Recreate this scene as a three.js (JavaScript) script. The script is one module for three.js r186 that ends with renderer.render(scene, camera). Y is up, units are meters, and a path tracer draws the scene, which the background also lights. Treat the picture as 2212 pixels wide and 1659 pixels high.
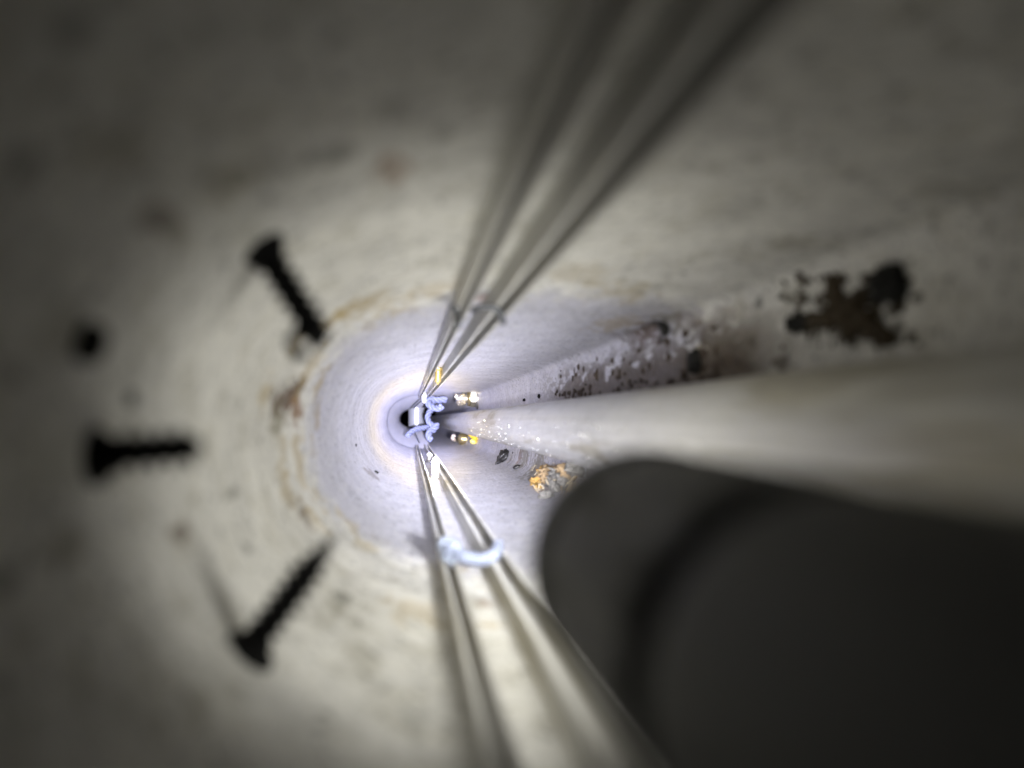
import * as THREE from 'three';
import { mergeGeometries, mergeVertices, toCreasedNormals } from 'three/addons/utils/BufferGeometryUtils.js';

// ------------------------------------------------------------------ camera, exposure, light
// The mast lies along -z. Cross-section units ("ru") are 1/560 of 100 mm; depth is counted in multiples k of D0.
const U = 0.1 / 560, D0 = 0.2964, VX = 885, VY = 905;
const scene = new THREE.Scene();
scene.background = new THREE.Color(0, 0, 0);
const camera = new THREE.PerspectiveCamera(53.1, 4 / 3, 0.002, 30);
camera.setViewOffset(2212, 1659, 221, -75.5, 2212, 1659);
camera.userData.fStop = 6.4;
camera.focus = 0.82;
scene.add(camera);
const renderer = new THREE.WebGLRenderer({ antialias: true });
renderer.setSize(1024, 768);
renderer.toneMapping = THREE.LinearToneMapping;
renderer.toneMappingExposure = 1.0;
renderer.shadowMap.enabled = true;

// the torch beam: hot blue-white core, yellow rim, lilac body and wide spill, all from the one lens
const TS = 1.06;                                   // size of the torch
const TORCH = new THREE.Vector3(159 * U, -98 * U, -0.094).multiplyScalar(TS);
function beam(name, deg, intensity, color, penumbra, lean) {   // the wide spill leans a little to the left, off the pipe
  const s = new THREE.SpotLight(color, intensity, 0, THREE.MathUtils.degToRad(deg), penumbra, 2);
  s.name = name;
  s.position.set(TORCH.x, TORCH.y, TORCH.z - 0.006);
  s.target.position.set(TORCH.x - 0.014 - lean, TORCH.y + 0.014, TORCH.z - 1);
  s.castShadow = true; s.shadow.radius = lean > 0.1 ? 0.95 : 0.3; s.shadow.mapSize.set(2048, 2048);
  s.shadow.camera.near = 0.004; s.shadow.camera.far = 8;
  scene.add(s, s.target);
}
const GAIN = 1.65, warm = [1, 0.98, 0.9], plain = [0.95, 0.95, 0.98], lilac = [0.84, 0.84, 1.0], gold = [1, 0.78, 0.3], blue = [0.36, 0.44, 1.0];
for (const [deg, cd, c, soft, lean] of [[87, 0.0085, warm, 1, 0.34], [64, 0.0075, warm, 1, 0.2], [47, 0.0115, warm, 1, 0.06], [35, 0.043, warm, 1, 0], [26, 0.125, plain, 1, 0], [18, 0.45, plain, 1, 0], [12.5, 1.5, lilac, 1, 0], [9, 3.8, lilac, 1, 0], [5.8, 8, gold, 0.35, 0], [4.5, 19, blue, 0.5, 0]])
  beam('torch_beam', deg, cd * GAIN, new THREE.Color(...c), soft, lean);

// ------------------------------------------------------------------ helpers
let seed = 7;
const rnd = () => { seed = (seed * 1664525 + 1013904223) >>> 0; return seed / 4294967296; };
const rr = (a, b) => a + (b - a) * rnd();
const clamp = (x, a = 0, b = 1) => Math.min(b, Math.max(a, x));
const sstep = (a, b, x) => { const t = clamp((x - a) / (b - a)); return t * t * (3 - 2 * t); };
const lin = (r, g, b) => new THREE.Color().setRGB(r, g, b);

function h2(x, y, s) {
  let h = (Math.imul(x, 374761393) + Math.imul(y, 668265263) + Math.imul(s, 1274126177)) | 0;
  h = Math.imul(h ^ (h >>> 13), 1274126177);
  return ((h ^ (h >>> 16)) >>> 0) / 4294967296;
}
// value noise, periodic after px cells in x (and py in y when given)
function vn(x, y, px, py, s) {
  const xi = Math.floor(x), yi = Math.floor(y), fx = x - xi, fy = y - yi;
  const u = fx * fx * (3 - 2 * fx), v = fy * fy * (3 - 2 * fy);
  const x0 = ((xi % px) + px) % px, x1 = (x0 + 1) % px;
  const y0 = py ? ((yi % py) + py) % py : yi, y1 = py ? (y0 + 1) % py : yi + 1;
  const a = h2(x0, y0, s), b = h2(x1, y0, s), c = h2(x0, y1, s), d = h2(x1, y1, s);
  return a + (b - a) * u + (c - a) * v + (a - b - c + d) * u * v;
}
function fbm(x, y, px, py, s, oct) {   // about 0..1
  let t = 0, a = 0.5, n = 0;
  for (let i = 0; i < oct; i++) { t += a * vn(x, y, px, py, s + i * 17); n += a; x *= 2; y *= 2; px *= 2; py *= 2; a *= 0.55; }
  return t / n;
}
function n3(x, y, z, s) {              // 3-D value noise, -1..1
  const zi = Math.floor(z), f = z - zi, w = f * f * (3 - 2 * f);
  return 2 * (vn(x, y, 100000, 100000, s + zi * 131) * (1 - w) + vn(x, y, 100000, 100000, s + (zi + 1) * 131) * w) - 1;
}
function dataTex(w, h, fn, srgb) {     // fn(i, j) -> [r, g, b] linear
  const d = new Uint8Array(w * h * 4);
  const enc = (c) => { c = clamp(c); return 255 * (srgb ? (c <= 0.0031308 ? 12.92 * c : 1.055 * c ** (1 / 2.4) - 0.055) : c); };
  for (let j = 0; j < h; j++) for (let i = 0; i < w; i++) {
    const c = fn(i, j), o = (j * w + i) * 4;
    d[o] = enc(c[0]); d[o + 1] = enc(c[1]); d[o + 2] = enc(c[2]); d[o + 3] = 255;
  }
  const t = new THREE.DataTexture(d, w, h, THREE.RGBAFormat);
  t.wrapS = t.wrapT = THREE.RepeatWrapping; t.magFilter = THREE.LinearFilter; t.minFilter = THREE.LinearFilter;
  if (srgb) t.colorSpace = THREE.SRGBColorSpace;
  t.needsUpdate = true;
  return t;
}
const used = {};
function numbered(n) { const k = used[n] = (used[n] ?? -1) + 1; return k ? `${n}_${String(k).padStart(3, '0')}` : n; }
function shade(m) { m.castShadow = m.receiveShadow = true; return m; }
function part(parent, name, geo, mat) { const m = shade(new THREE.Mesh(geo, mat)); m.name = name; parent.add(m); return m; }
function thing(name, label, category, group, pos) {
  const g = new THREE.Group(); g.name = numbered(name); scene.add(g);
  g.userData = { label, category }; if (group) g.userData.group = group;
  if (pos) g.position.copy(pos);
  return g;
}
function single(name, geo, mat, label, category, group, pos) {
  const m = shade(new THREE.Mesh(geo, mat)); m.name = numbered(name); scene.add(m);
  m.userData = { label, category }; if (group) m.userData.group = group;
  if (pos) m.position.copy(pos);
  return m;
}
const W = (x, y, k) => new THREE.Vector3(x * U, -y * U, -k * D0);                       // section units and depth -> metres
const I = (px, py, k) => W((px - VX) * k, (py - VY) * k, k);
const Y = new THREE.Vector3(0, 1, 0);
function aim(o, dir) { o.quaternion.setFromUnitVectors(Y, dir.clone().normalize()); return o; }

// ------------------------------------------------------------------ the section of the mast
const CTRL = [[-233, 30], [-215, -75], [-150, -165], [-40, -222], [100, -250], [230, -254], [380, -252], [520, -248], [596, -242], [618, -236], [628, -222], [631, -190], [632, -140], [632, -60], [632, 37], [631, 130], [626, 210], [608, 255], [570, 280], [500, 294], [380, 305], [230, 312], [100, 310], [-40, 282], [-150, 225], [-215, 135]];
const curve = new THREE.CatmullRomCurve3(CTRL.map(([x, y]) => new THREE.Vector3(x, y, 0)), true, 'centripetal');
const NSEC = 240;
const SEC = curve.getSpacedPoints(NSEC);          // NSEC + 1, closed; index 0 is the nose
const LEN = curve.getLength() * U;                // girth in metres
function onWall(px, py) {                         // the wall point that lies in that direction
  const dx = px - VX, dy = py - VY;
  for (let i = 0; i < NSEC; i++) {
    const a = SEC[i], b = SEC[i + 1], ex = b.x - a.x, ey = b.y - a.y, det = dx * -ey + dy * ex;
    if (Math.abs(det) < 1e-9) continue;
    const t = (a.x * -ey + a.y * ex) / det, s = (dx * a.y - dy * a.x) / det;
    if (t > 0 && s >= 0 && s <= 1) {
      const n = new THREE.Vector3(-ey, ex, 0).normalize();
      const p = new THREE.Vector3(t * dx, t * dy, 0), c = new THREE.Vector3(196, 30, 0).sub(p);
      if (n.dot(c) < 0) n.negate();
      return { k: t, pos: W(t * dx, t * dy, t), normal: new THREE.Vector3(n.x, -n.y, 0), arc: (i + s) / NSEC };
    }
  }
}
function shell(sec, zs, closed, ins, girth) {     // a wall swept along z; uv = (share of the girth, -z in metres)
  const n = sec.length, pos = [], uv = [], idx = [];
  zs.forEach((z) => sec.forEach((p, i) => { pos.push(p.x * U, -p.y * U, z); uv.push(girth * i / (n - 1), -z); }));
  for (let j = 0; j + 1 < zs.length; j++) for (let i = 0; i + 1 < n; i++) {
    const a = j * n + i, b = a + 1, c = a + n, d = c + 1;
    ins ? idx.push(a, b, c, b, d, c) : idx.push(a, c, b, b, c, d);
  }
  const g = new THREE.BufferGeometry();
  g.setAttribute('position', new THREE.Float32BufferAttribute(pos, 3));
  g.setAttribute('uv', new THREE.Float32BufferAttribute(uv, 2));
  g.setIndex(idx); g.computeVertexNormals();
  if (closed) {
    const N = g.attributes.normal;
    zs.forEach((z, j) => { const a = j * n, b = a + n - 1, v = new THREE.Vector3(N.getX(a) + N.getX(b), N.getY(a) + N.getY(b), 0).normalize(); N.setXYZ(a, v.x, v.y, 0); N.setXYZ(b, v.x, v.y, 0); });
  }
  return g;
}
function grown(sec, d) { return sec.map((p, i) => { const a = sec[(i - 1 + NSEC) % NSEC], b = sec[(i + 1) % NSEC], l = Math.hypot(b.x - a.x, b.y - a.y); return new THREE.Vector3(p.x + d * (b.y - a.y) / l, p.y - d * (b.x - a.x) / l, 0); }); }
function annulus(a, b, z) {
  const n = a.length, pos = [], uv = [], idx = [];
  for (let i = 0; i < n; i++) { pos.push(a[i].x * U, -a[i].y * U, z, b[i].x * U, -b[i].y * U, z); uv.push(i / n, 0, i / n, 0.01); }
  for (let i = 0; i + 1 < n; i++) { const o = 2 * i; idx.push(o, o + 1, o + 2, o + 1, o + 3, o + 2); }
  const g = new THREE.BufferGeometry();
  g.setAttribute('position', new THREE.Float32BufferAttribute(pos, 3)); g.setAttribute('uv', new THREE.Float32BufferAttribute(uv, 2));
  g.setIndex(idx); g.computeVertexNormals(); return g;
}

// ------------------------------------------------------------------ textures
// stains of dirt, rust and corrosion with an outline of their own: direction of the spot, its half width round the girth and half length along the mast (as fractions of a degree-like unit), colour, strength
const DIRT = [0.1, 0.1, 0.08], RUST = [0.23, 0.12, 0.055], OLIVE = [0.2, 0.18, 0.11], PALE = [0.78, 0.77, 0.72], BROWN = [0.12, 0.08, 0.055], OCHRE = [0.42, 0.32, 0.14], BLK = [0.04, 0.037, 0.034];
const MARKS = [
  [155, 60, 55, 50, DIRT, 0.8], [60, 345, 42, 38, DIRT, 0.75], [345, 465, 36, 40, BROWN, 0.6], [842, 372, 44, 28, RUST, 0.65], [955, 290, 24, 20, DIRT, 0.55], [850, 245, 40, 34, DIRT, 0.45],
  [600, 360, 60, 34, DIRT, 0.35], [700, 335, 70, 22, DIRT, 0.45], [745, 330, 40, 20, DIRT, 0.4], [535, 385, 45, 30, OLIVE, 0.5], [480, 400, 50, 40, OLIVE, 0.4], [380, 510, 30, 34, OLIVE, 0.45], [250, 330, 60, 60, OLIVE, 0.4], [780, 290, 40, 20, PALE, 0.5],
  [612, 868, 34, 24, BROWN, 0.9], [645, 835, 26, 15, BROWN, 0.95], [590, 880, 30, 10, BROWN, 0.7], [640, 884, 30, 14, RUST, 0.85], [600, 905, 40, 14, OLIVE, 0.6], [572, 850, 44, 10, OCHRE, 0.6], [665, 800, 70, 9, OCHRE, 0.5], [640, 970, 90, 10, OCHRE, 0.5], [612, 960, 80, 7, OCHRE, 0.4], [690, 830, 40, 6, OCHRE, 0.6], [684, 920, 60, 6, OCHRE, 0.5],
  [620, 1060, 60, 14, OCHRE, 0.45], [680, 1125, 55, 11, OCHRE, 0.6], [655, 1110, 36, 12, BROWN, 0.6], [690, 1140, 40, 8, PALE, 0.6], [740, 1295, 30, 16, DIRT, 0.55], [725, 1310, 40, 20, OLIVE, 0.5], [500, 1070, 14, 14, DIRT, 0.6], [385, 1150, 24, 24, BROWN, 0.65], [535, 1188, 14, 14, DIRT, 0.5],
  [150, 1180, 46, 50, OLIVE, 0.5], [10, 1250, 40, 50, DIRT, 0.7], [420, 1530, 55, 50, OLIVE, 0.4], [720, 690, 50, 9, OCHRE, 0.6], [760, 665, 60, 12, OCHRE, 0.5], [800, 660, 70, 20, OCHRE, 0.3], [950, 620, 70, 16, OCHRE, 0.35], [905, 655, 60, 7, PALE, 0.6],
  [900, 1320, 70, 30, OCHRE, 0.4], [860, 1280, 80, 12, PALE, 0.5], [1050, 1330, 40, 9, PALE, 0.7], [1110, 1375, 60, 12, PALE, 0.6], [1060, 1350, 40, 8, OCHRE, 0.5], [1050, 1305, 20, 10, RUST, 0.5], [1560, 690, 34, 26, BROWN, 0.4], [1490, 690, 40, 30, BROWN, 0.5], [1450, 690, 34, 20, OLIVE, 0.6], [1405, 712, 34, 30, BROWN, 0.85], [1432, 708, 36, 16, BLK, 0.9],
  [1500, 785, 30, 24, BLK, 0.92], [1570, 785, 24, 40, BLK, 0.8], [1600, 795, 16, 30, BLK, 0.7], [1690, 785, 18, 20, [0.07, 0.06, 0.05], 0.8], [1640, 655, 13, 14, DIRT, 0.85], [1625, 740, 12, 12, DIRT, 0.75], [1330, 700, 44, 40, OCHRE, 0.5], [1380, 725, 34, 36, BROWN, 0.55], [1540, 710, 40, 14, BROWN, 0.45], [1520, 730, 30, 12, BROWN, 0.5], [1080, 637, 14, 11, [0.6, 0.7, 0.08], 0.9], [1040, 645, 30, 10, [0.5, 0.3, 0.2], 0.5],
  [1000, 1300, 40, 40, OLIVE, 0.3], [780, 1420, 50, 40, OLIVE, 0.35], [900, 1560, 50, 40, DIRT, 0.35], [1290, 1010, 40, 30, OLIVE, 0.5], [1160, 1010, 40, 14, OLIVE, 0.7], [1135, 985, 36, 7, OLIVE, 0.6], [1123, 985, 20, 4, RUST, 0.6], [800, 1022, 20, 6, BROWN, 0.5], [1250, 900, 60, 40, OLIVE, 0.3],
  [720, 1180, 60, 10, PALE, 0.4], [640, 740, 40, 10, OCHRE, 0.5], [1130, 560, 60, 16, PALE, 0.4], [1300, 640, 80, 12, PALE, 0.4], [1250, 590, 60, 30, OCHRE, 0.25], [1700, 520, 60, 50, OLIVE, 0.35],
].map(([px, py, a, r, c, s]) => { const w = onWall(px, py); return { arc: w.arc * LEN, z: -w.pos.z, ra: a * w.k * U, rz: r / Math.hypot(px - VX, py - VY) * w.k * D0, c, s }; });

const ZNEAR = 0.85, MOUTH = -0.04;
const CELLS = Math.round(LEN / 0.01);             // 10 mm cells round the girth
function wallColour(arc, z) {                     // metres round the girth and along the mast -> linear albedo
  const x = arc / LEN * CELLS, y = z / (LEN / CELLS);
  const big = fbm(x * 0.5 + 0, y * 0.5, CELLS / 2, 0, 3, 3), mid = fbm(x * 2, y * 2, CELLS * 2, 0, 41, 4), fine = fbm(x * 12, y * 12, CELLS * 12, 0, 77, 2);
  const line = vn(x * 9, y * 0.12, CELLS * 9, 0, 91) * 0.6 + vn(x * 23, y * 0.2, CELLS * 23, 0, 93) * 0.4;       // die lines of the extrusion
  let v = 0.68 * (1 + 0.42 * (big - 0.5) + 0.34 * (mid - 0.5) + 0.2 * (fine - 0.5) + 0.05 * (line - 0.5));
  const lip = z - 0.29 - 0.05 * (mid - 0.5) - 0.02 * Math.cos(arc / LEN * Math.PI * 4), clean = sstep(-0.022, 0.03, lip);   // beyond here the wall is bare, bluish metal
  v = v + (0.62 + 0.75 * (v - 0.66) - v) * clean;
  const fleck = clean * sstep(0.7, 0.82, fbm(x * 5, y * 2.2, CELLS * 5, 0, 221, 3)), nick = clean * sstep(0.74, 0.84, fbm(x * 7 + 3, y * 2, CELLS * 7, 0, 241, 3));
  const c = [v * (1 - 0.02 * clean), v * (0.99 - 0.012 * clean), v * (0.945 + 0.11 * clean)];
  const stain = sstep(0.54, 0.72, fbm(x * 1.3 + 7.7, y * 1.3, CELLS * 1.3 | 0, 0, 131, 4)) * 0.5 * (1 - 0.7 * clean);
  for (let q = 0; q < 3; q++) c[q] += (OLIVE[q] * 1.35 - c[q]) * stain * 0.45;
  const crust = Math.exp(-((lip / 0.022) ** 2)) * sstep(0.42, 0.62, fbm(x * 2.3, y * 0.7, Math.round(CELLS * 2.3), 0, 151, 4));                   // chalky edge of the dirt film
  const och = vn(x * 0.9, y * 0.6, Math.round(CELLS * 0.9), 0, 161) > 0.55 ? [0.5, 0.41, 0.22] : [0.82, 0.81, 0.74];
  for (let q = 0; q < 3; q++) c[q] += (och[q] - c[q]) * crust * 0.55;
  const salt = sstep(0.6, 0.75, fbm(x * 3.1, y * 3.1, Math.round(CELLS * 3.1), 0, 171, 4)) * 0.6;
  for (let q = 0; q < 3; q++) c[q] += (PALE[q] - c[q]) * salt * 0.7;
  for (let q = 0; q < 3; q++) c[q] += (0.85 - c[q]) * fleck * 0.6 - c[q] * nick * 0.4;
  const speck = sstep(0.8, 0.86, vn(x * 6.5, y * 6.5, Math.round(CELLS * 6.5), 0, 211));
  for (let q = 0; q < 3; q++) c[q] *= 1 - 0.45 * speck;
  return c;
}
const PIPE_Y = 37;
const arcOf = (x, y) => { let b = 0, bd = 1e9; SEC.forEach((p, i) => { const d = (p.x - x) ** 2 + (p.y - y) ** 2; if (d < bd) { bd = d; b = i; } }); return b / NSEC * LEN; };
const MOULD_A0 = arcOf(630, -212), MOULD_A1 = arcOf(632, -40), BOTM_A0 = arcOf(632, 120), BOTM_A1 = arcOf(590, 270);
const nearTex = dataTex(2048, 2048, (i, j) => {
  const arc = (i + 0.5) / 2048 * LEN, z = -0.05 + (j + 0.5) / 2048 * (ZNEAR + 0.05);
  const c = wallColour(arc, z);
  const wob = (s) => fbm(arc * 420, z * 150, 4096, 0, s, 4) - 0.5;
  let w0 = null;
  for (const m of MARKS) {
    const da = (arc - m.arc) / m.ra, dz = (z - m.z) / m.rz, q = da * da + dz * dz;
    if (q > 6) continue;
    w0 ??= wob(301);
    const t = (1 - sstep(0.5, 1.2, Math.sqrt(q) + 2.0 * w0)) * m.s;
    for (let k = 0; k < 3; k++) c[k] += (m.c[k] - c[k]) * t;
  }
  // mould on the flat wall above the pipe
  if (arc > MOULD_A0 - 0.006 && arc < MOULD_A1 && z > 0.2 && z < 0.72) {
    const d = sstep(MOULD_A0 - 0.006, MOULD_A0 + 0.012, arc) * sstep(0.2, 0.27, z) * (1 - sstep(0.5, 0.72, z));
    const low = sstep(MOULD_A0 + 0.008, MOULD_A1 - 0.006, arc), m = sstep(0.53 - 0.2 * d - 0.27 * low, 0.65 - 0.18 * d - 0.27 * low, fbm(arc * 210, z * 75, 8192, 0, 401, 5)), g = fbm(arc * 1500, z * 600, 65536, 0, 431, 2);
    const k = m * 0.92 * d;
    c[0] += (0.03 + 0.13 * g - c[0]) * k; c[1] += (0.023 + 0.095 * g - c[1]) * k; c[2] += (0.016 + 0.06 * g - c[2]) * k;
  }
  if (arc > BOTM_A0 && arc < BOTM_A1 && z > 0.35) {       // drips on the flat wall below the pipe
    const m = sstep(0.55, 0.7, fbm(arc * 60, z * 210, 8192, 0, 501, 4)) * 0.6;
    c[0] += (0.17 - c[0]) * m; c[1] += (0.15 - c[1]) * m; c[2] += (0.11 - c[2]) * m;
  }
  return c;
}, true);
nearTex.wrapT = THREE.ClampToEdgeWrapping;
nearTex.repeat.set(1, 1 / (ZNEAR + 0.05)); nearTex.offset.set(0, 0.05 / (ZNEAR + 0.05));
const lipMask = (arc, z) => { const x = arc / LEN * CELLS, y = z / (LEN / CELLS); return sstep(-0.022, 0.03, z - 0.29 - 0.05 * (fbm(x * 2, y * 2, CELLS * 2, 0, 41, 4) - 0.5) - 0.02 * Math.cos(arc / LEN * Math.PI * 4)); };
const nearGloss = dataTex(1024, 1024, (i, j) => {      // dirt film is dull, bare metal beyond it shines
  const arc = (i + 0.5) / 1024 * LEN, z = -0.05 + (j + 0.5) / 1024 * (ZNEAR + 0.05), m = lipMask(arc, z), n = fbm(arc * 500, z * 200, 8192, 0, 751, 3) - 0.5;
  return [0, 0.82 - 0.3 * m + 0.35 * n, 0.1 + 0.35 * m];
}, false);
nearGloss.wrapT = THREE.ClampToEdgeWrapping; nearGloss.repeat.copy(nearTex.repeat); nearGloss.offset.copy(nearTex.offset);
const farTex = dataTex(1024, 2048, (i, j) => wallColour((i + 0.5) / 1024 * LEN, ZNEAR + (j + 0.5) / 2048 * 2), true);
farTex.wrapT = THREE.MirroredRepeatWrapping; farTex.repeat.set(1, 0.5); farTex.offset.set(0, -ZNEAR / 2);
const bumpTile = dataTex(1024, 1024, (i, j) => { const x = i / 1024, y = j / 1024, v = 0.5 * fbm(x * 24, y * 24, 24, 24, 601, 5) + 0.35 * fbm(x * 150, y * 150, 150, 150, 631, 2) + 0.15 * vn(x * 60, y * 6, 60, 6, 661); return [v, v, v]; }, false);
const roughTile = dataTex(512, 512, (i, j) => { const v = 0.72 + 0.5 * (fbm(i / 512 * 20, j / 512 * 20, 20, 20, 701, 4) - 0.5); return [v, v, v]; }, false);
const tileTex = dataTex(1024, 1024, (i, j) => {            // 0.2 m of plain grey extrusion with light dirt
  const x = i / 1024 * 20, y = j / 1024 * 20;
  let v = 0.54 * (1 + 0.32 * (fbm(x * 0.5, y * 0.5, 10, 10, 803, 3) - 0.5) + 0.24 * (fbm(x * 2, y * 2, 40, 40, 841, 4) - 0.5) + 0.1 * (vn(x * 8, y * 0.2, 160, 4, 861) - 0.5));
  const s = sstep(0.55, 0.75, fbm(x * 1, y * 1, 20, 20, 881, 4)) * 0.6, p = sstep(0.62, 0.76, fbm(x * 3, y * 3, 60, 60, 899, 4)) * 0.4;
  return [v + (0.25 - v) * s + (0.72 - v) * p, v * 0.99 + (0.22 - v) * s + (0.71 - v) * p, v * 0.945 + (0.14 - v) * s + (0.67 - v) * p];
}, true);
const scaled = (t, u, v = u) => { const c = t.clone(); c.repeat.set(u, v); c.needsUpdate = true; return c; };

// ------------------------------------------------------------------ materials
const std = (o) => new THREE.MeshStandardMaterial(o);
const GIRTH = LEN / 0.1;
const wallNear = std({ name: 'dull aluminium, stained', map: nearTex, metalness: 1, metalnessMap: nearGloss, roughness: 1, roughnessMap: nearGloss, bumpMap: scaled(bumpTile, 4, 10), bumpScale: 0.0016 });
const wallFar = std({ name: 'dull aluminium', map: farTex, metalness: 0.45, roughness: 0.72, roughnessMap: scaled(roughTile, 4, 10), bumpMap: scaled(bumpTile, 4, 10), bumpScale: 0.0016 });
const pipeMat = std({ name: 'pale grey pipe', map: scaled(tileTex, 5, 0.6), metalness: 0.2, roughness: 0.5, roughnessMap: scaled(roughTile, 10), bumpMap: scaled(bumpTile, 10, 2.5), bumpScale: 0.0005 });
const railMat = std({ name: 'dull aluminium of the tracks', map: scaled(tileTex, 5, 0.6), metalness: 0.2, roughness: 0.6, bumpMap: scaled(bumpTile, 10, 1.5), bumpScale: 0.0005 });
const sleeveMat = std({ name: 'clean satin aluminium', color: lin(0.5, 0.5, 0.53), metalness: 0.1, roughness: 0.5 });
const blackMat = new THREE.MeshPhysicalMaterial({ name: 'black oxide steel', color: lin(0.004, 0.004, 0.004), roughness: 0.85, specularIntensity: 0.3 });
const torchMat = std({ name: 'black anodised body', color: lin(0.055, 0.056, 0.055), metalness: 0.1, roughness: 0.55 });
const rubberMat = new THREE.MeshPhysicalMaterial({ name: 'black rubber', color: lin(0.03, 0.03, 0.03), roughness: 0.9, specularIntensity: 0.6 });
const steelMat = std({ name: 'bright steel', color: lin(0.42, 0.42, 0.43), metalness: 0.9, roughness: 0.4 });
const zincMat = std({ name: 'yellow zinc steel', color: lin(0.45, 0.36, 0.16), metalness: 0.85, roughness: 0.3 });
const chalkMat = std({ name: 'white corroded aluminium', color: lin(0.5, 0.5, 0.5), roughness: 0.8 });
const ropeMat = std({ name: 'pale blue rope', color: lin(0.09, 0.1, 0.15), roughness: 0.85,  });
const brassMat = std({ name: 'dull brass', color: lin(0.26, 0.225, 0.14), metalness: 0.8, roughness: 0.32 });
const clipMat = std({ name: 'blue-grey plastic', color: lin(0.062, 0.071, 0.094), roughness: 0.85 });
const wireMat = std({ name: 'wire with painted shade', color: lin(0.06, 0.064, 0.072), metalness: 0.25, roughness: 0.5 });  // dark colour stands in for the shade on the unlit hook
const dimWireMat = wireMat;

function lump(sx, sy, sz, s, rough = 0.35, freq = 1.6, detail = 4) {
  const g = mergeVertices((() => { const q = new THREE.IcosahedronGeometry(1, detail); q.deleteAttribute('uv'); q.deleteAttribute('normal'); return q; })(), 1e-5), P = g.attributes.position, v = new THREE.Vector3();
  for (let i = 0; i < P.count; i++) {
    v.fromBufferAttribute(P, i);
    const f = 1 + rough * (n3(v.x * freq + 9, v.y * freq + 5, v.z * freq + 3, s) + 0.5 * n3(v.x * freq * 2.7 + 9, v.y * freq * 2.7 + 5, v.z * freq * 2.7 + 3, s + 7) + 0.3 * n3(v.x * freq * 6 + 9, v.y * freq * 6 + 5, v.z * freq * 6 + 3, s + 11));
    P.setXYZ(i, v.x * f * sx, v.y * f * sy, v.z * f * sz);
  }
  g.computeVertexNormals(); return g;
}
// ------------------------------------------------------------------ the mast
{
  const mast = thing('mast', 'hollow pale grey stained aluminium mast seen from inside, surrounding everything', 'mast');
  const zs = [-MOUTH]; for (let z = -0.02; z < ZNEAR - 0.001; z += 0.02) zs.push(-z); zs.push(-ZNEAR);
  part(mast, 'inner_wall', shell(SEC, zs, true, false, 1), wallNear);
  const zf = []; for (let z = ZNEAR; z < 3.45; z += 0.1) zf.push(-z);
  const zend = zf[zf.length - 1];
  part(mast, 'inner_wall', shell(SEC, zf, true, false, 1), wallFar);
  const out = grown(SEC, -18);
  const o2 = grown(SEC, 18);
  const outer = Math.abs(out[0].x) > Math.abs(o2[0].x) ? out : o2;
  part(mast, 'outer_skin', mergeGeometries([shell(outer, [-MOUTH, zend], true, true, 1), annulus(SEC, outer, -MOUTH), annulus(SEC, outer, zend)]), sleeveMat);
  // lips of the two cable tracks, extruded with the wall
  const track = (x0, x1, wall, tip, floor) => {      // a channel: two fins over a hollow, the lips turned a little inwards
    const d = Math.sign(wall - tip), f = 3.2, l = (x1 - x0) * 0.22, half = [[0, wall], [0, tip + 1.2 * d], [1.2, tip], [l - 1, tip], [l, tip + 1.2 * d], [l, tip + 3 * d], [f, tip + 4.5 * d], [f, floor]];
    const p = [...half.map(([x, y]) => [x0 + x, y]), ...half.reverse().map(([x, y]) => [x1 - x, y])];
    const g = new THREE.ExtrudeGeometry(new THREE.Shape(p.map(([x, y]) => new THREE.Vector2(x * U, -y * U))), { depth: 3.46, bevelEnabled: false, steps: 30 });
    return g.translate(0, 0, -3.42);
  };
  part(mast, 'rail', track(92, 114, -257, -208, -247), railMat);
  part(mast, 'rail', track(158, 199, -257, -208, -248), railMat);
  part(mast, 'rail', track(60, 88, 317, 265, 302), railMat);
  part(mast, 'rail', track(150, 194, 318, 265, 304), railMat);
}
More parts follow.
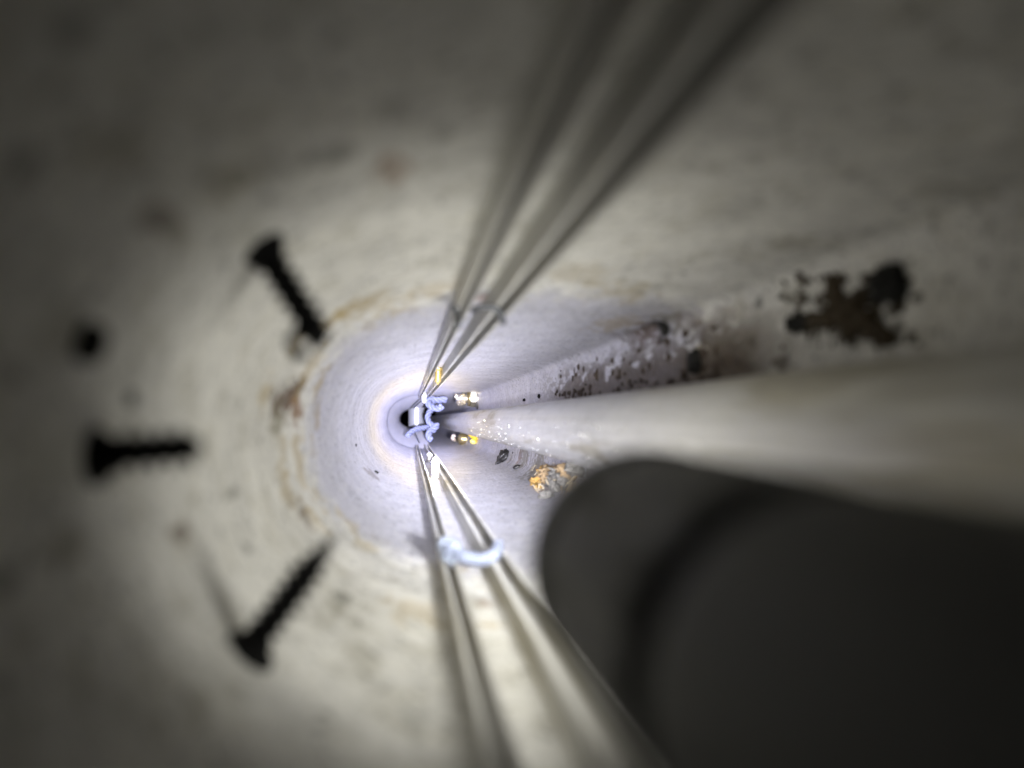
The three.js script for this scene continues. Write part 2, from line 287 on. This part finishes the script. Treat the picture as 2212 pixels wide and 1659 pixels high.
// tapering collar that closes the far end down to a dark opening; open on the side of the pipe
{
  const s = thing('end_collar', 'smooth bright tapering collar round the small dark opening far down the mast', 'collar');
  const i0 = SEC.findIndex((p, i) => i < NSEC / 2 && p.x > 205), i1 = NSEC - [...SEC].reverse().findIndex((p, i) => i < NSEC / 2 && p.x > 205);
  const arcp = [...SEC.slice(i1 - 1, NSEC), ...SEC.slice(0, i0 + 1)];
  const k0 = 4.75, k1 = 5.85, rows = 14, thick = 9, face = [], back = [];
  const at = (p, t) => { const a = Math.atan2((p.y - 30) / 280, (p.x - 90) / 300), e = 1 - (1 - t) ** 1.6; return new THREE.Vector3(p.x * 0.985 + 3 + (62 + 190 * Math.cos(a) - p.x * 0.985 - 3) * e, p.y * 0.985 + (-4 + 122 * Math.sin(a) - p.y * 0.985) * e, k0 + (k1 - k0) * t); };
  const pos = [], idx = [], n = arcp.length;
  for (let side = 0; side < 2; side++) for (let j = 0; j <= rows; j++) arcp.forEach((p) => { const q = at(p, j / rows); pos.push(q.x * U, -q.y * U, -(q.z + side * 0.02) * D0); });
  const M = (rows + 1) * n;
  for (let side = 0; side < 2; side++) for (let j = 0; j < rows; j++) for (let i = 0; i + 1 < n; i++) { const a = side * M + j * n + i; side ? idx.push(a, a + n, a + 1, a + 1, a + n, a + n + 1) : idx.push(a, a + 1, a + n, a + 1, a + n + 1, a + n); }
  for (let i = 0; i + 1 < n; i++) { idx.push(i, M + i, i + 1, i + 1, M + i, M + i + 1); const a = rows * n + i; idx.push(a, a + 1, M + a, a + 1, M + a + 1, M + a); }
  const g = new THREE.BufferGeometry(); g.setAttribute('position', new THREE.Float32BufferAttribute(pos, 3)); g.setIndex(idx);
  part(s, 'funnel', toCreasedNormals(g, 0.5), sleeveMat);
  for (const [px, py] of [[852, 868], [846, 946]]) { const k = 5.0, b = I(px, py, k); const m = part(s, 'glint_lump', lump(0.0016, 0.0016, 0.006, 77 + px, 0.15, 1.5, 2), steelMat); m.position.copy(b); m.rotation.z = px > 850 ? 0.6 : -0.6; }  // two added steel lumps imitate the white glints on the collar
}

// ------------------------------------------------------------------ the round pipe on the flat wall
{
  const R = 102.5, cx = 529, zs = []; for (let z = MOUTH; z < 3.45; z += 0.03) zs.push(-z);
  const ring = []; for (let i = 0; i <= 72; i++) { const t = i / 72 * Math.PI * 2; ring.push(new THREE.Vector3(cx + R * Math.cos(t), PIPE_Y + R * Math.sin(t), 0)); }
  const inner = ring.map((p) => new THREE.Vector3(cx + (p.x - cx) * 0.88, PIPE_Y + (p.y - PIPE_Y) * 0.88, 0));
  const pipe = thing('pipe', 'pale grey round pipe running along the right inner wall of the mast', 'pipe');
  const g = shell(ring, zs, true, true, 0.115);
  part(pipe, 'tube_wall', mergeGeometries([g, shell(inner, zs, true, false, 0.115), annulus(ring, inner, zs[zs.length - 1])]), pipeMat);
  // drops of water on the pipe
  const dg = [];
  for (let i = 0; i < 230; i++) {
    const k = 0.9 + 2.4 * rnd() ** 1.3, t = Math.PI + rr(-0.95, 0.35) , r = 0.00018 + 0.0007 * rnd() ** 2.5;
    const s = new THREE.SphereGeometry(r, 10, 7); s.scale(1, 1, 1);
    const n = new THREE.Vector3(Math.cos(t), -Math.sin(t), 0);
    s.translate((cx + R * Math.cos(t)) * U + n.x * r * 0.2, -(PIPE_Y + R * Math.sin(t)) * U + n.y * r * 0.2, -k * D0); dg.push(s);
  }
  const d = single('water_drops', mergeGeometries(dg), std({ name: 'drops', color: lin(0.75, 0.74, 0.72), metalness: 0.9, roughness: 0.12 }), 'tiny bright drops scattered over the lower side of the round pipe', 'drops');
  d.userData.kind = 'stuff';
}

// ------------------------------------------------------------------ the torch
{
  const R = 78 * U;
  const t = thing('torch', 'black torch at the lower right, shining down the mast away from the viewer', 'torch', null, TORCH.clone());
  t.quaternion.setFromUnitVectors(new THREE.Vector3(0, 0, -1), new THREE.Vector3(-0.016, 0.012, -1).normalize());
  t.scale.setScalar(TS);
  const lathe = (pts, n = 96) => { const g = new THREE.LatheGeometry(pts.map(([r, z]) => new THREE.Vector2(r * R, z)), n); g.rotateX(Math.PI / 2); return g; };
  // along the lathe axis, + is towards the viewer
  const head = lathe([[0.86, 0.0005], [0.955, 0], [1.0, 0.0014], [1.0, 0.0058], [0.95, 0.007], [0.95, 0.0095], [0.985, 0.0108], [1.0, 0.013], [1.0, 0.02], [1.0, 0.027], [1.0, 0.034], [0.99, 0.0375], [0.96, 0.0382]], 192);
  const P = head.attributes.position;           // scalloped grip of the head
  for (let i = 0; i < P.count; i++) {
    const x = P.getX(i), y = P.getY(i), z = P.getZ(i);
    if (z > 0.0105 && z < 0.0374) { const a = Math.atan2(y, x), f = 1 - 0.07 * sstep(0.1, 0.8, Math.cos(a * 8)) * sstep(0.0105, 0.0125, z) * (1 - sstep(0.034, 0.037, z)); P.setXYZ(i, x * f, y * f, z); }
  }
  head.computeVertexNormals();
  part(t, 'head', head, torchMat);
  part(t, 'groove_ring', lathe([[0.96, 0.0382], [0.7, 0.0384], [0.7, 0.0434], [0.96, 0.0436]]), rubberMat);
  part(t, 'body', lathe([[0.96, 0.0436], [0.985, 0.0442], [0.99, 0.0455], [0.995, 0.048], [1.02, 0.065], [1.07, 0.085], [1.07, 0.13], [1.04, 0.134], [0.0001, 0.1345]]), torchMat);
  part(t, 'lens', lathe([[0.0001, 0.0008], [0.86, 0.0008]]), std({ name: 'lit torch lens', color: lin(0.9, 0.9, 0.9), emissive: lin(1, 0.98, 0.95), emissiveIntensity: 0.6, roughness: 0.2 }));
}

// ------------------------------------------------------------------ screws
function threaded(L, r, h, pitch, tip, segs = 40) {      // along +y from 0 to L, pointed over the last "tip"
  const rows = Math.round(L / pitch * 8), pos = [], idx = [];
  for (let j = 0; j <= rows; j++) for (let i = 0; i <= segs; i++) {
    const y = L * j / rows, a = i / segs * Math.PI * 2, f = ((y / pitch - i / segs) % 1 + 1) % 1, tri = 1 - Math.abs(2 * f - 1);
    const e = tip > 0 ? clamp((L - y) / tip) : 1, q = (r + h * tri * tri) * Math.max(0.04, e);
    pos.push(q * Math.cos(a), y, q * Math.sin(a));
  }
  const n = segs + 1;
  for (let j = 0; j < rows; j++) for (let i = 0; i < segs; i++) { const a = j * n + i; idx.push(a, a + n, a + 1, a + 1, a + n, a + n + 1); }
  const g = new THREE.BufferGeometry();
  g.setAttribute('position', new THREE.Float32BufferAttribute(pos, 3)); g.setIndex(idx); g.computeVertexNormals();
  const top = new THREE.CircleGeometry(tip > 0 ? 0.04 * r : r, 12); top.rotateX(-Math.PI / 2); top.translate(0, L, 0); top.deleteAttribute('uv');
  return mergeGeometries([g, top]);
}
const LA = (pts, n = 40) => new THREE.LatheGeometry(pts.map(([x, y]) => new THREE.Vector2(x, y)), n);
// black screws through the nose of the mast: wall point, tip point in the photograph, length in mm
function blackScrew(bx, by, tx, ty, L, r, tip, washer, label) {
  const w = onWall(bx, by), dir = new THREE.Vector3(tx - bx, by - ty, 0).normalize();
  const t = thing('black_screw', label, 'screw', 'black screws through the left wall', w.pos.clone().addScaledVector(dir, -0.0005));
  aim(t, dir);
  part(t, 'shank', threaded(L, r * 0.86, 0.0013, 0.0024, tip), blackMat);
  part(t, 'washer', LA([[r * 0.9, 0.0], [washer, 0.0], [washer * 1.02, 0.0006], [washer * 0.93, 0.0014], [r * 1.5, 0.0022], [r * 1.15, 0.0036]]), blackMat);
  return { w, dir, L };
}
const sA = blackScrew(566, 535, 694, 735, 0.0212, 0.0023, 0.0022, 0.0042, 'upper black screw pointing down and right, with a metal curl at its tip');
blackScrew(205, 985, 402, 968, 0.0150, 0.0019, 0.0016, 0.0040, 'middle black screw at far left, pointing straight right and blunt');
blackScrew(537, 1408, 705, 1182, 0.0265, 0.0022, 0.009, 0.0048, 'lower black screw with the long sharp point, slanting up and right');
{ // curl of swarf at the tip of the upper screw
  const tip = sA.w.pos.clone().addScaledVector(sA.dir, sA.L - 0.0015), pts = [];
  for (let i = 0; i <= 26; i++) { const a = -0.4 + i / 26 * 5.6; pts.push(new THREE.Vector3(-0.0034 + 0.0021 * Math.cos(a), -0.0004 + 0.0021 * Math.sin(a), 0.0016 * i / 26)); }
  single('metal_curl', new THREE.TubeGeometry(new THREE.CatmullRomCurve3(pts), 60, 0.00085, 8), blackMat, 'small dark ring of swarf curled round the tip of the upper black screw', 'metal shaving', null, tip);
}
// screws between the rails
function railScrew(x, y0, k, up, L, r, mats, label) {
  const t = thing('rail_screw', label, 'screw', 'screws between the cable rails', W(x, y0, k));
  aim(t, up);
  part(t, 'shank', threaded(L, r, r * 0.22, L / 8, L * 0.22), mats[0]);
  part(t, 'collar', LA([[r * 0.9, 0], [r * 1.7, 0], [r * 1.75, L * 0.05], [r * 1.5, L * 0.16], [r * 1.05, L * 0.2]]), mats[1]);
  return t;
}
const DOWN = new THREE.Vector3(-0.02, -1, 0), UP = new THREE.Vector3(-0.06, 1, 0);
railScrew(140, -251, 2.27, DOWN, 0.0152, 0.0027, [zincMat, zincMat], 'golden screw pointing down between the two upper rails');
railScrew(138, -251, 4.4, DOWN, 0.0185, 0.0032, [chalkMat, steelMat], 'bright white screw hanging from the upper wall just above the ropes');
{
  const t = railScrew(138, 311, 2.42, UP, 0.0208, 0.0034, [chalkMat, steelMat], 'nearest glaring white screw standing up between the lower rails');
  railScrew(145, 311, 3.35, UP, 0.013, 0.0036, [chalkMat, steelMat], 'farther white screw standing up between the lower rails');
}

// ------------------------------------------------------------------ bent wires and clips on the rails
function strands(pts, r, n = 120) {                       // a laid rope of three strands
  const c = new THREE.CatmullRomCurve3(pts), N = n, fr = c.computeFrenetFrames(N, false), L = c.getLength(), gs = [];
  for (let s = 0; s < 3; s++) {
    const q = []; for (let i = 0; i <= N; i++) { const a = s * 2.094 + i / N * L / (r * 5.5) * Math.PI * 2; q.push(c.getPointAt(i / N).addScaledVector(fr.normals[i], Math.cos(a) * r * 0.47).addScaledVector(fr.binormals[i], Math.sin(a) * r * 0.47)); }
    gs.push(tube(q, r * 0.54, N * 2, 8));
  }
  return mergeGeometries(gs);
}
function tube(pts, r, n = 40, rad = 10) {
  const c = new THREE.CatmullRomCurve3(pts), g = new THREE.TubeGeometry(c, n, r, rad), a = pts[0], b = pts[pts.length - 1];
  const s0 = new THREE.SphereGeometry(r, 10, 8).translate(a.x, a.y, a.z), s1 = new THREE.SphereGeometry(r, 10, 8).translate(b.x, b.y, b.z);
  return mergeGeometries([g, s0, s1]);
}
{
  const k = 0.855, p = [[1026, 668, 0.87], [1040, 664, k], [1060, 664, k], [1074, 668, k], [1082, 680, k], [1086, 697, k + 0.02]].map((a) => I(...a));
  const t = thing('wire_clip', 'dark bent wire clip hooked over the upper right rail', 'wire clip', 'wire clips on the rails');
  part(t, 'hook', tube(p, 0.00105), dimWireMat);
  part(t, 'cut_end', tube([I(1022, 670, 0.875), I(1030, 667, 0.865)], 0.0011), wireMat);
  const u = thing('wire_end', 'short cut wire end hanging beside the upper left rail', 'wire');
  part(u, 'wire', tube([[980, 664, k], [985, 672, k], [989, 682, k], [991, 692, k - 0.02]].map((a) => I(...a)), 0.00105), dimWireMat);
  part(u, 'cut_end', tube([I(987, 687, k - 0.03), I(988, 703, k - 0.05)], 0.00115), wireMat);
}
{
  const k = 0.865;
  const t = thing('cable_clip', 'pale blue-grey clip looped round the lower rails with a lumpy end', 'cable clip');
  const flat = tube([[1003, 1203, k], [1025, 1208, k], [1045, 1208, k], [1058, 1204, k]].map((a) => I(...a)), 0.0023, 50, 14);
  part(t, 'strap', flat, clipMat);
  part(t, 'bent_end', tube([[1056, 1205, k], [1066, 1200, k], [1073, 1190, k + 0.01], [1076, 1178, k + 0.025]].map((a) => I(...a)), 0.0021, 40, 12), clipMat);
  const b = I(975, 1187, 0.865), g1 = lump(0.0035, 0.0042, 0.003, 911, 0.3, 1.5); g1.translate(b.x, b.y, b.z);
  const c = I(962, 1178, 0.865), g2 = lump(0.0025, 0.0028, 0.0022, 912, 0.35, 1.7); g2.translate(c.x, c.y, c.z);
  const d = I(980, 1207, 0.865), g3 = lump(0.002, 0.0032, 0.002, 913, 0.25, 1.5); g3.translate(d.x, d.y, d.z);
  part(t, 'lumpy_end', mergeGeometries([g1, g2, g3]), std({ name: 'pale plastic', color: lin(0.085, 0.097, 0.12), roughness: 0.9 }));
  part(t, 'loop', tube([[968, 1192, 0.85], [975, 1178, 0.845], [984, 1178, 0.845], [989, 1190, 0.85], [986, 1206, 0.86]].map((a) => I(...a)), 0.0016), clipMat);
}

// ------------------------------------------------------------------ far fittings: cross tube, ropes, bolts
{
  const k = 5.62, R = 99 * U, t = thing('roller', 'bright upright metal roller beside the dark opening at the far end', 'roller', null, I(900, 901, k));
  const H = 118 * U;
  part(t, 'barrel', LA([[0.0001, -H], [R * 0.94, -H], [R, -H * 0.95], [R, H * 0.95], [R * 0.94, H], [0.0001, H]], 64), std({ name: 'satin roller', color: lin(0.17, 0.175, 0.17), metalness: 0.3, roughness: 0.35 }));
  part(t, 'axle', LA([[0.0001, -H * 1.9], [0.004, -H * 1.9], [0.004, H * 1.9], [0.0001, H * 1.9]], 24), steelMat);
}
{
  const z2p = (u, v) => [(1500 + u * 0.2713) / 1.8228, (1400 + v * 0.2713) / 1.8228];
  const rope = (name, uv, k0, k1, r, label) => single(name, strands(uv.map(([u, v, dk = 0], i) => { const [x, y] = z2p(u, v), k = k0 + (k1 - k0) * i / (uv.length - 1) + dk; return I(x, y, k); }), r), ropeMat, label, 'rope', 'ropes hanging across the mast');
  rope('rope', [[930, 640], [800, 650], [715, 640], [690, 690], [740, 740], [810, 765], [870, 750]], 4.5, 4.3, 0.0062, 'topmost pale blue rope, a thick hook-shaped loop above the pipe end');
  rope('rope', [[730, 790], [700, 830], [680, 890], [690, 950], [730, 1000], [790, 1040]], 4.7, 4.6, 0.0054, 'pale blue rope bending down just left of the pipe end');
  rope('rope', [[810, 1010], [770, 1070], [710, 1100], [695, 1150], [710, 1215]], 4.6, 4.5, 0.0062, 'short thick pale blue rope curling down below the pipe end');
  rope('rope', [[670, 1045], [600, 1055], [520, 1070], [450, 1105], [390, 1160]], 4.75, 4.6, 0.0052, 'pale blue rope slanting down under the cross tube');
}
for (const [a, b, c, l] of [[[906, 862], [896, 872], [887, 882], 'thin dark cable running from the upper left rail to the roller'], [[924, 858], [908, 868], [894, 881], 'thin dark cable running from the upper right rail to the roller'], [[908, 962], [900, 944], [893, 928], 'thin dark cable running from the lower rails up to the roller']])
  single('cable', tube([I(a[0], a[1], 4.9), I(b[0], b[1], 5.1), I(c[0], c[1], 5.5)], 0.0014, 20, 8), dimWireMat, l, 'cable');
// bolts through the flat wall, one above and one below the pipe
function hex(r, h) { const g = new THREE.CylinderGeometry(r, r, h, 6, 1).toNonIndexed(); g.rotateY(Math.PI / 6 + 0.12); g.computeVertexNormals(); return g; }
{
  const t = thing('capped_bolt', 'shiny hexagonal bolt with washer and corroded nut above the round pipe', 'bolt', 'bolts through the right wall', W(631, -190, 4.3));
  aim(t, new THREE.Vector3(-1, 0, 0));
  part(t, 'washer', LA([[0.001, 0], [0.0175, 0], [0.018, 0.001], [0.0175, 0.0032], [0.001, 0.0034]], 48), steelMat);
  part(t, 'nut', hex(0.0145, 0.0085).translate(0, 0.0078, 0), steelMat);
  part(t, 'collar', LA([[0.001, 0.0125], [0.0125, 0.0125], [0.0128, 0.014], [0.0122, 0.0175], [0.001, 0.018]], 40), brassMat);
  part(t, 'shank', threaded(0.034, 0.0075, 0.0008, 0.0022, 0), steelMat);
  const lg = []; for (let i = 0; i < 9; i++) { const q = lump(rr(0.003, 0.0055), rr(0.003, 0.005), rr(0.003, 0.0055), 940 + i, 0.4, 2.2); q.translate(rr(-0.009, 0.009), rr(0.022, 0.034), rr(-0.009, 0.009)); lg.push(q); }
  part(t, 'corroded_tip', mergeGeometries(lg), std({ name: 'corroded zinc', color: lin(0.24, 0.22, 0.18), metalness: 0.5, roughness: 0.35 }));
  const e = I(1000, 864, 5.0), t2 = thing('eye_bolt', 'bright metal fastener with a round stem lying against the round pipe top', 'bolt', 'bolts through the right wall', e);
  aim(t2, new THREE.Vector3(-1, -0.05, 0));
  part(t2, 'stem', LA([[0.0001, -0.014], [0.0042, -0.0135], [0.0045, 0.002], [0.0055, 0.004], [0.0058, 0.012], [0.0035, 0.0145], [0.0001, 0.015]], 32), steelMat);
  const c = thing('capped_bolt', 'golden dome-headed bolt with white corrosion below the round pipe', 'bolt', 'bolts through the right wall', W(631, 222, 5.05));
  aim(c, new THREE.Vector3(-1, 0.08, 0));
  part(c, 'dome', LA([[0.001, 0], [0.0115, 0], [0.012, 0.003], [0.0115, 0.012], [0.0098, 0.0165], [0.006, 0.0195], [0.0001, 0.0205]], 40), brassMat);
  const l2 = []; for (let i = 0; i < 7; i++) { const q = lump(rr(0.002, 0.0046), rr(0.002, 0.0045), rr(0.002, 0.004), 960 + i, 0.3); q.translate(rr(-0.011, 0.009), rr(0.02, 0.031), rr(-0.006, 0.006)); l2.push(q); }
  part(c, 'corrosion', mergeGeometries(l2), std({ name: 'pale corrosion', color: lin(0.25, 0.22, 0.19), metalness: 0.3, roughness: 0.5 }));
}

// ------------------------------------------------------------------ the wasp
{
  const w = onWall(1031, 950), o = thing('wasp', 'dead yellow wasp with spread legs tucked under the round pipe', 'wasp', null, w.pos.clone().addScaledVector(w.normal, 0.006));
  o.rotation.z = -0.35; o.scale.setScalar(1.35);
  const yel = std({ name: 'yellow shell', color: lin(0.5, 0.34, 0.02), roughness: 0.45 }), blk = std({ name: 'black shell', color: lin(0.02, 0.018, 0.015), roughness: 0.5 });
  const ell = (x, y, z, a, b, c) => new THREE.SphereGeometry(1, 20, 14).scale(a, b, c).translate(x, y, z);
  part(o, 'abdomen', ell(0.0005, -0.0028, 0, 0.0044, 0.0032, 0.003), std({ name: 'pale yellow shell', color: lin(0.55, 0.46, 0.16), roughness: 0.45 }));
  part(o, 'thorax', ell(0.0005, 0.002, 0.001, 0.0034, 0.0026, 0.0026), yel);
  part(o, 'head', ell(0.0052, 0.0026, 0.001, 0.0016, 0.002, 0.002), blk);
  for (const [a, b, c] of [[[-2, 2, 0], [-6, 5, 2], [-10, 9, 3]], [[-2, 1, 0], [-7, 3, 3], [-11, 6, 5]], [[2, 2, 2], [5, 3, 4], [8, 7, 4]], [[3, 1, 2], [7, 2, 4], [11, 6, 5]], [[3, -1, 2], [8, -3, 4], [13, -7, 5]], [[1, 2, 2], [3, 5, 4], [4, 8, 4]]])
    part(o, 'leg', tube([a, b, c].map((q) => new THREE.Vector3(q[0], q[1], q[2]).multiplyScalar(0.001)), 0.00085, 20, 7), yel);
  for (const s of [-1, 1]) part(o, 'antenna', tube([[6, 3, 1], [9, 1 + s, 2], [12, -1 + s, 3]].map((q) => new THREE.Vector3(q[0], q[1], q[2]).multiplyScalar(0.001)), 0.0003, 16, 6), blk);
}

// ------------------------------------------------------------------ debris
const flakeMat = std({ name: 'dark husk', color: lin(0.018, 0.017, 0.016), roughness: 0.4 });
const blackDirt = std({ name: 'black dirt', color: lin(0.008, 0.008, 0.007), roughness: 0.9 });
const brownDirt = std({ name: 'brown dirt', color: lin(0.05, 0.036, 0.02), roughness: 0.95 });
function debris(name, px, py, sx, sy, sz, s, mat, label, cat, rough = 0.4, lift = 0.5, group) {   // sx stands off the wall, sy runs round it, sz along the mast (mm)
  const w = onWall(px, py), m = single(name, lump(sy / 1000, sx / 1000, sz / 1000, s, rough), mat, label, cat, group, w.pos.clone().addScaledVector(w.normal, sx / 1000 * lift));
  aim(m, w.normal); return m;
}
{
  const w = onWall(1093, 992), o = thing('dark_husk', 'dark crumpled shiny husk with broken legs on the wall below the pipe', 'insect husk', null, w.pos.clone().addScaledVector(w.normal, 0.001));
  aim(o, w.normal);
  part(o, 'body', lump(0.0085, 0.0048, 0.007, 1001, 0.42, 2.2, 5).translate(0, 0.004, 0), flakeMat);
  for (const [x, z, a] of [[-0.009, 0.006, 0.3], [-0.0095, 0.001, 0.1], [-0.0085, -0.006, -0.3], [-0.0065, -0.01, -0.6]]) part(o, 'leg', tube([[x * 0.6, 0.003 + a * 0.003, z * 0.5], [x * 1.05, 0.005 + a * 0.006, z * 0.7], [x * 1.3, 0.003 + a * 0.009, z * 0.7]].map((q) => new THREE.Vector3(...q)), 0.0007, 14, 6), flakeMat);
}
debris('dark_sliver', 1117, 1011, 2.0, 3.6, 2.4, 1003, flakeMat, 'small thin black sliver just right of the dark husk', 'sliver', 0.3, 0.5);
debris('dark_speck', 1108, 978, 0.6, 1.1, 2.5, 1004, flakeMat, 'tiny black speck close above the dark husk, by the pipe edge', 'speck', 0.3, 0.5);
{
  const w = onWall(1212, 1026), o = thing('nest_debris', 'ragged clump of orange and grey debris packed under the pipe beside the torch', 'debris clump', null, w.pos.clone());
  const put = (px, py, off, g) => { const q = onWall(px, py); g.applyQuaternion(new THREE.Quaternion().setFromUnitVectors(Y, q.normal)); const p = q.pos.clone().addScaledVector(q.normal, off).sub(w.pos); g.translate(p.x, p.y, p.z); return g; };
  const orange = std({ name: 'orange crumb', color: lin(0.58, 0.36, 0.11), roughness: 0.85 }), tan = std({ name: 'tan crumb', color: lin(0.42, 0.3, 0.17), roughness: 0.9 }), grey = std({ name: 'grey fluff', color: lin(0.24, 0.23, 0.21), roughness: 0.95 });
  let k = 1100;
  for (const [px, py, a, b, c, m] of [[1160, 1047, 3, 3.6, 8, orange], [1163, 1058, 2, 2.4, 7, orange], [1174, 1027, 3, 2.6, 6, orange], [1186, 1020, 4.2, 3.6, 7, orange], [1196, 1016, 4, 3, 6, tan], [1180, 1040, 4, 4.5, 8, tan], [1195, 1035, 5, 5, 7, tan], [1210, 1022, 5, 4, 7, tan], [1205, 1045, 4.6, 5, 7, grey], [1225, 1030, 6, 5, 8, grey], [1245, 1020, 6, 4.5, 7, tan], [1260, 1015, 6, 4, 7, grey], [1200, 1062, 3.5, 3.4, 6, grey], [1235, 1045, 5, 5, 7, grey], [1180, 1075, 2.2, 4, 5, grey]])
    part(o, m === grey ? 'grey_tuft' : 'crumb', put(px, py, a / 1200, lump(b / 1000, a / 850, c / 1300, k++, 0.6, 3.2, 5)), m);
  const st = [];
  for (let i = 0; i < 46; i++) {
    const px = rr(1165, 1262), py = rr(1008, 1070), q = onWall(px, py), p = q.pos.clone().addScaledVector(q.normal, rr(0.002, 0.006)).sub(w.pos);
    const d = () => new THREE.Vector3(rr(-4, 2), rr(-4, 4), rr(-7, 7)).multiplyScalar(0.001);
    st.push(tube([p, p.clone().add(d()), p.clone().add(d()).add(d())], rr(0.00018, 0.0004), 10, 5));
  }
  part(o, 'fibres', mergeGeometries(st), std({ name: 'dry fibre', color: lin(0.62, 0.52, 0.36), roughness: 0.9 })).userData.kind = 'stuff';
}
// the clump on the flat wall at the right, out of focus
{
  const w0 = onWall(1850, 665), o = thing('dirt_clump', 'ragged black and brown clump of dirt stuck to the right wall, out of focus', 'dirt clump', null, w0.pos.clone());
  const bits = (name, list, mat, s0) => { const gs = list.map(([px, py, a, b, c], i) => { const q = onWall(px, py), g = lump(b / 1000, a / 1000, c / 1000, s0 + i, 0.6, 2.6, 4); g.applyQuaternion(new THREE.Quaternion().setFromUnitVectors(Y, q.normal)); const p = q.pos.clone().addScaledVector(q.normal, a / 2500).sub(w0.pos); return g.translate(p.x, p.y, p.z); }); part(o, name, mergeGeometries(gs), mat); };
  bits('black_lump', [[1932, 600, 2.8, 3.2, 3.2], [1916, 622, 2, 2.6, 3], [1945, 630, 2, 2.6, 3.2], [1900, 640, 1.4, 1.8, 2.4]], blackDirt, 1201);
  bits('brown_mass', [[1862, 655, 2.4, 3, 3], [1835, 678, 2.2, 2.6, 3.6], [1882, 690, 2, 2.4, 3.4], [1815, 658, 1.6, 2, 2.6], [1845, 650, 1.4, 1.8, 2.4], [1868, 632, 1.2, 1.6, 2.2], [1850, 705, 1.8, 2.6, 5], [1890, 715, 1.4, 2.2, 4.5], [1800, 690, 1.8, 2.2, 4.5], [1805, 612, 1.5, 2.2, 2.4], [1812, 635, 1.4, 2, 2.6], [1915, 730, 1.2, 2, 3.6], [1790, 640, 1.0, 1.4, 2]], brownDirt, 1220);
  bits('black_tip', [[1722, 700, 2, 2.6, 3.4], [1740, 698, 1.4, 2, 3]], blackDirt, 1240);
  bits('thin_bridge', [[1760, 696, 1.2, 2, 4], [1778, 690, 1.4, 2.2, 4]], brownDirt, 1250);
  const cr = []; for (let i = 0; i < 110; i++) cr.push([rr(1690, 1985), rr(590, 750), rr(0.2, 0.9), rr(0.3, 1.2), rr(0.4, 1.8)]); bits('crumbs', cr, brownDirt, 1260);
  o.children[o.children.length - 1].userData.kind = 'stuff';
}
debris('dirt_lump', 1505, 782, 2.4, 4.0, 4.5, 1207, blackDirt, 'black mouldy lump where the flat wall meets the pipe', 'dirt lump', 0.45, 0.2);
debris('dirt_lump', 1437, 708, 1.6, 4.0, 3.2, 1208, blackDirt, 'dark upright lump at the top edge of the mould patch', 'dirt lump', 0.4, 0.2);
debris('dirt_stub', 176, 735, 2.2, 2.6, 1.7, 1209, blackDirt, 'short black knob on the left wall above the middle screw', 'knob', 0.2, 0.4);
debris('grey_dot', 281, 860, 0.8, 1.25, 1.2, 1210, std({ name: 'grey dot', color: lin(0.07, 0.075, 0.08), roughness: 0.8 }), 'small round grey dot on the left wall between knob and middle screw', 'spot', 0.2, 0.2);
debris('dark_speck', 768, 962, 0.8, 1.0, 1, 1211, blackDirt, 'tiny black speck on the far left wall near the bright ring', 'speck', 0.3, 0.3);
debris('dark_speck', 812, 1021, 1.3, 1.8, 2, 1212, blackDirt, 'tiny black speck on the lower far wall left of the rails', 'speck', 0.4, 0.3);
debris('dark_speck', 1134, 864, 1.8, 1.6, 3, 1213, blackDirt, 'black crumb lying on the pipe edge below the mould, left one of two', 'speck', 0.3, 0.3);
debris('dark_speck', 1166, 856, 1.5, 2.0, 3, 1214, blackDirt, 'black crumb on the pipe edge below the mould, right one of two', 'speck', 0.3, 0.3);
{ // crusts of mould on the flat wall above the pipe
  const g = [];
  for (let i = 0; i < 130; i++) {
    const k = 0.95 + 1.05 * rnd() ** 1.2, y = rr(-205, -62), near = rnd();
    const yy = near < 0.55 ? rr(-110, -62) : y, q = lump(rr(0.5, 2.2) / 1000, rr(0.3, 1.0) / 1000, rr(0.9, 3.6) / 1000, 1300 + i, 0.5, 2, 1);
    q.rotateZ(Math.PI / 2); q.translate(631 * U, -yy * U, -k * D0); g.push(q);
  }
  const m = single('mould', mergeGeometries(g), std({ name: 'dark mould', color: lin(0.06, 0.042, 0.028), roughness: 0.95 }), 'dark mould crusted over the flat wall above the round pipe', 'mould');
  m.userData.kind = 'stuff';
  const c = [];
  for (let i = 0; i < 320; i++) { // white salt along the lower rails
    const left = rnd() < 0.5, k = 1.5 + 2.0 * rnd(), r = rr(0.12, 0.4) / 1000 * (rnd() < 0.06 ? 2 : 1), q = lump(r, r * 0.8, r * 1.4, 1700 + i, 0.5, 1.7, 1);
    q.translate((left ? rr(83, 88.5) : rr(188, 193.5)) * U, -(265 - rr(0, 1.5)) * U, -k * D0); c.push(q);
  }
  const s = single('salt_crust', mergeGeometries(c), chalkMat, 'white salt grains along the edges of the two lower rails', 'salt');
  s.userData.kind = 'stuff';
}

renderer.render(scene, camera);
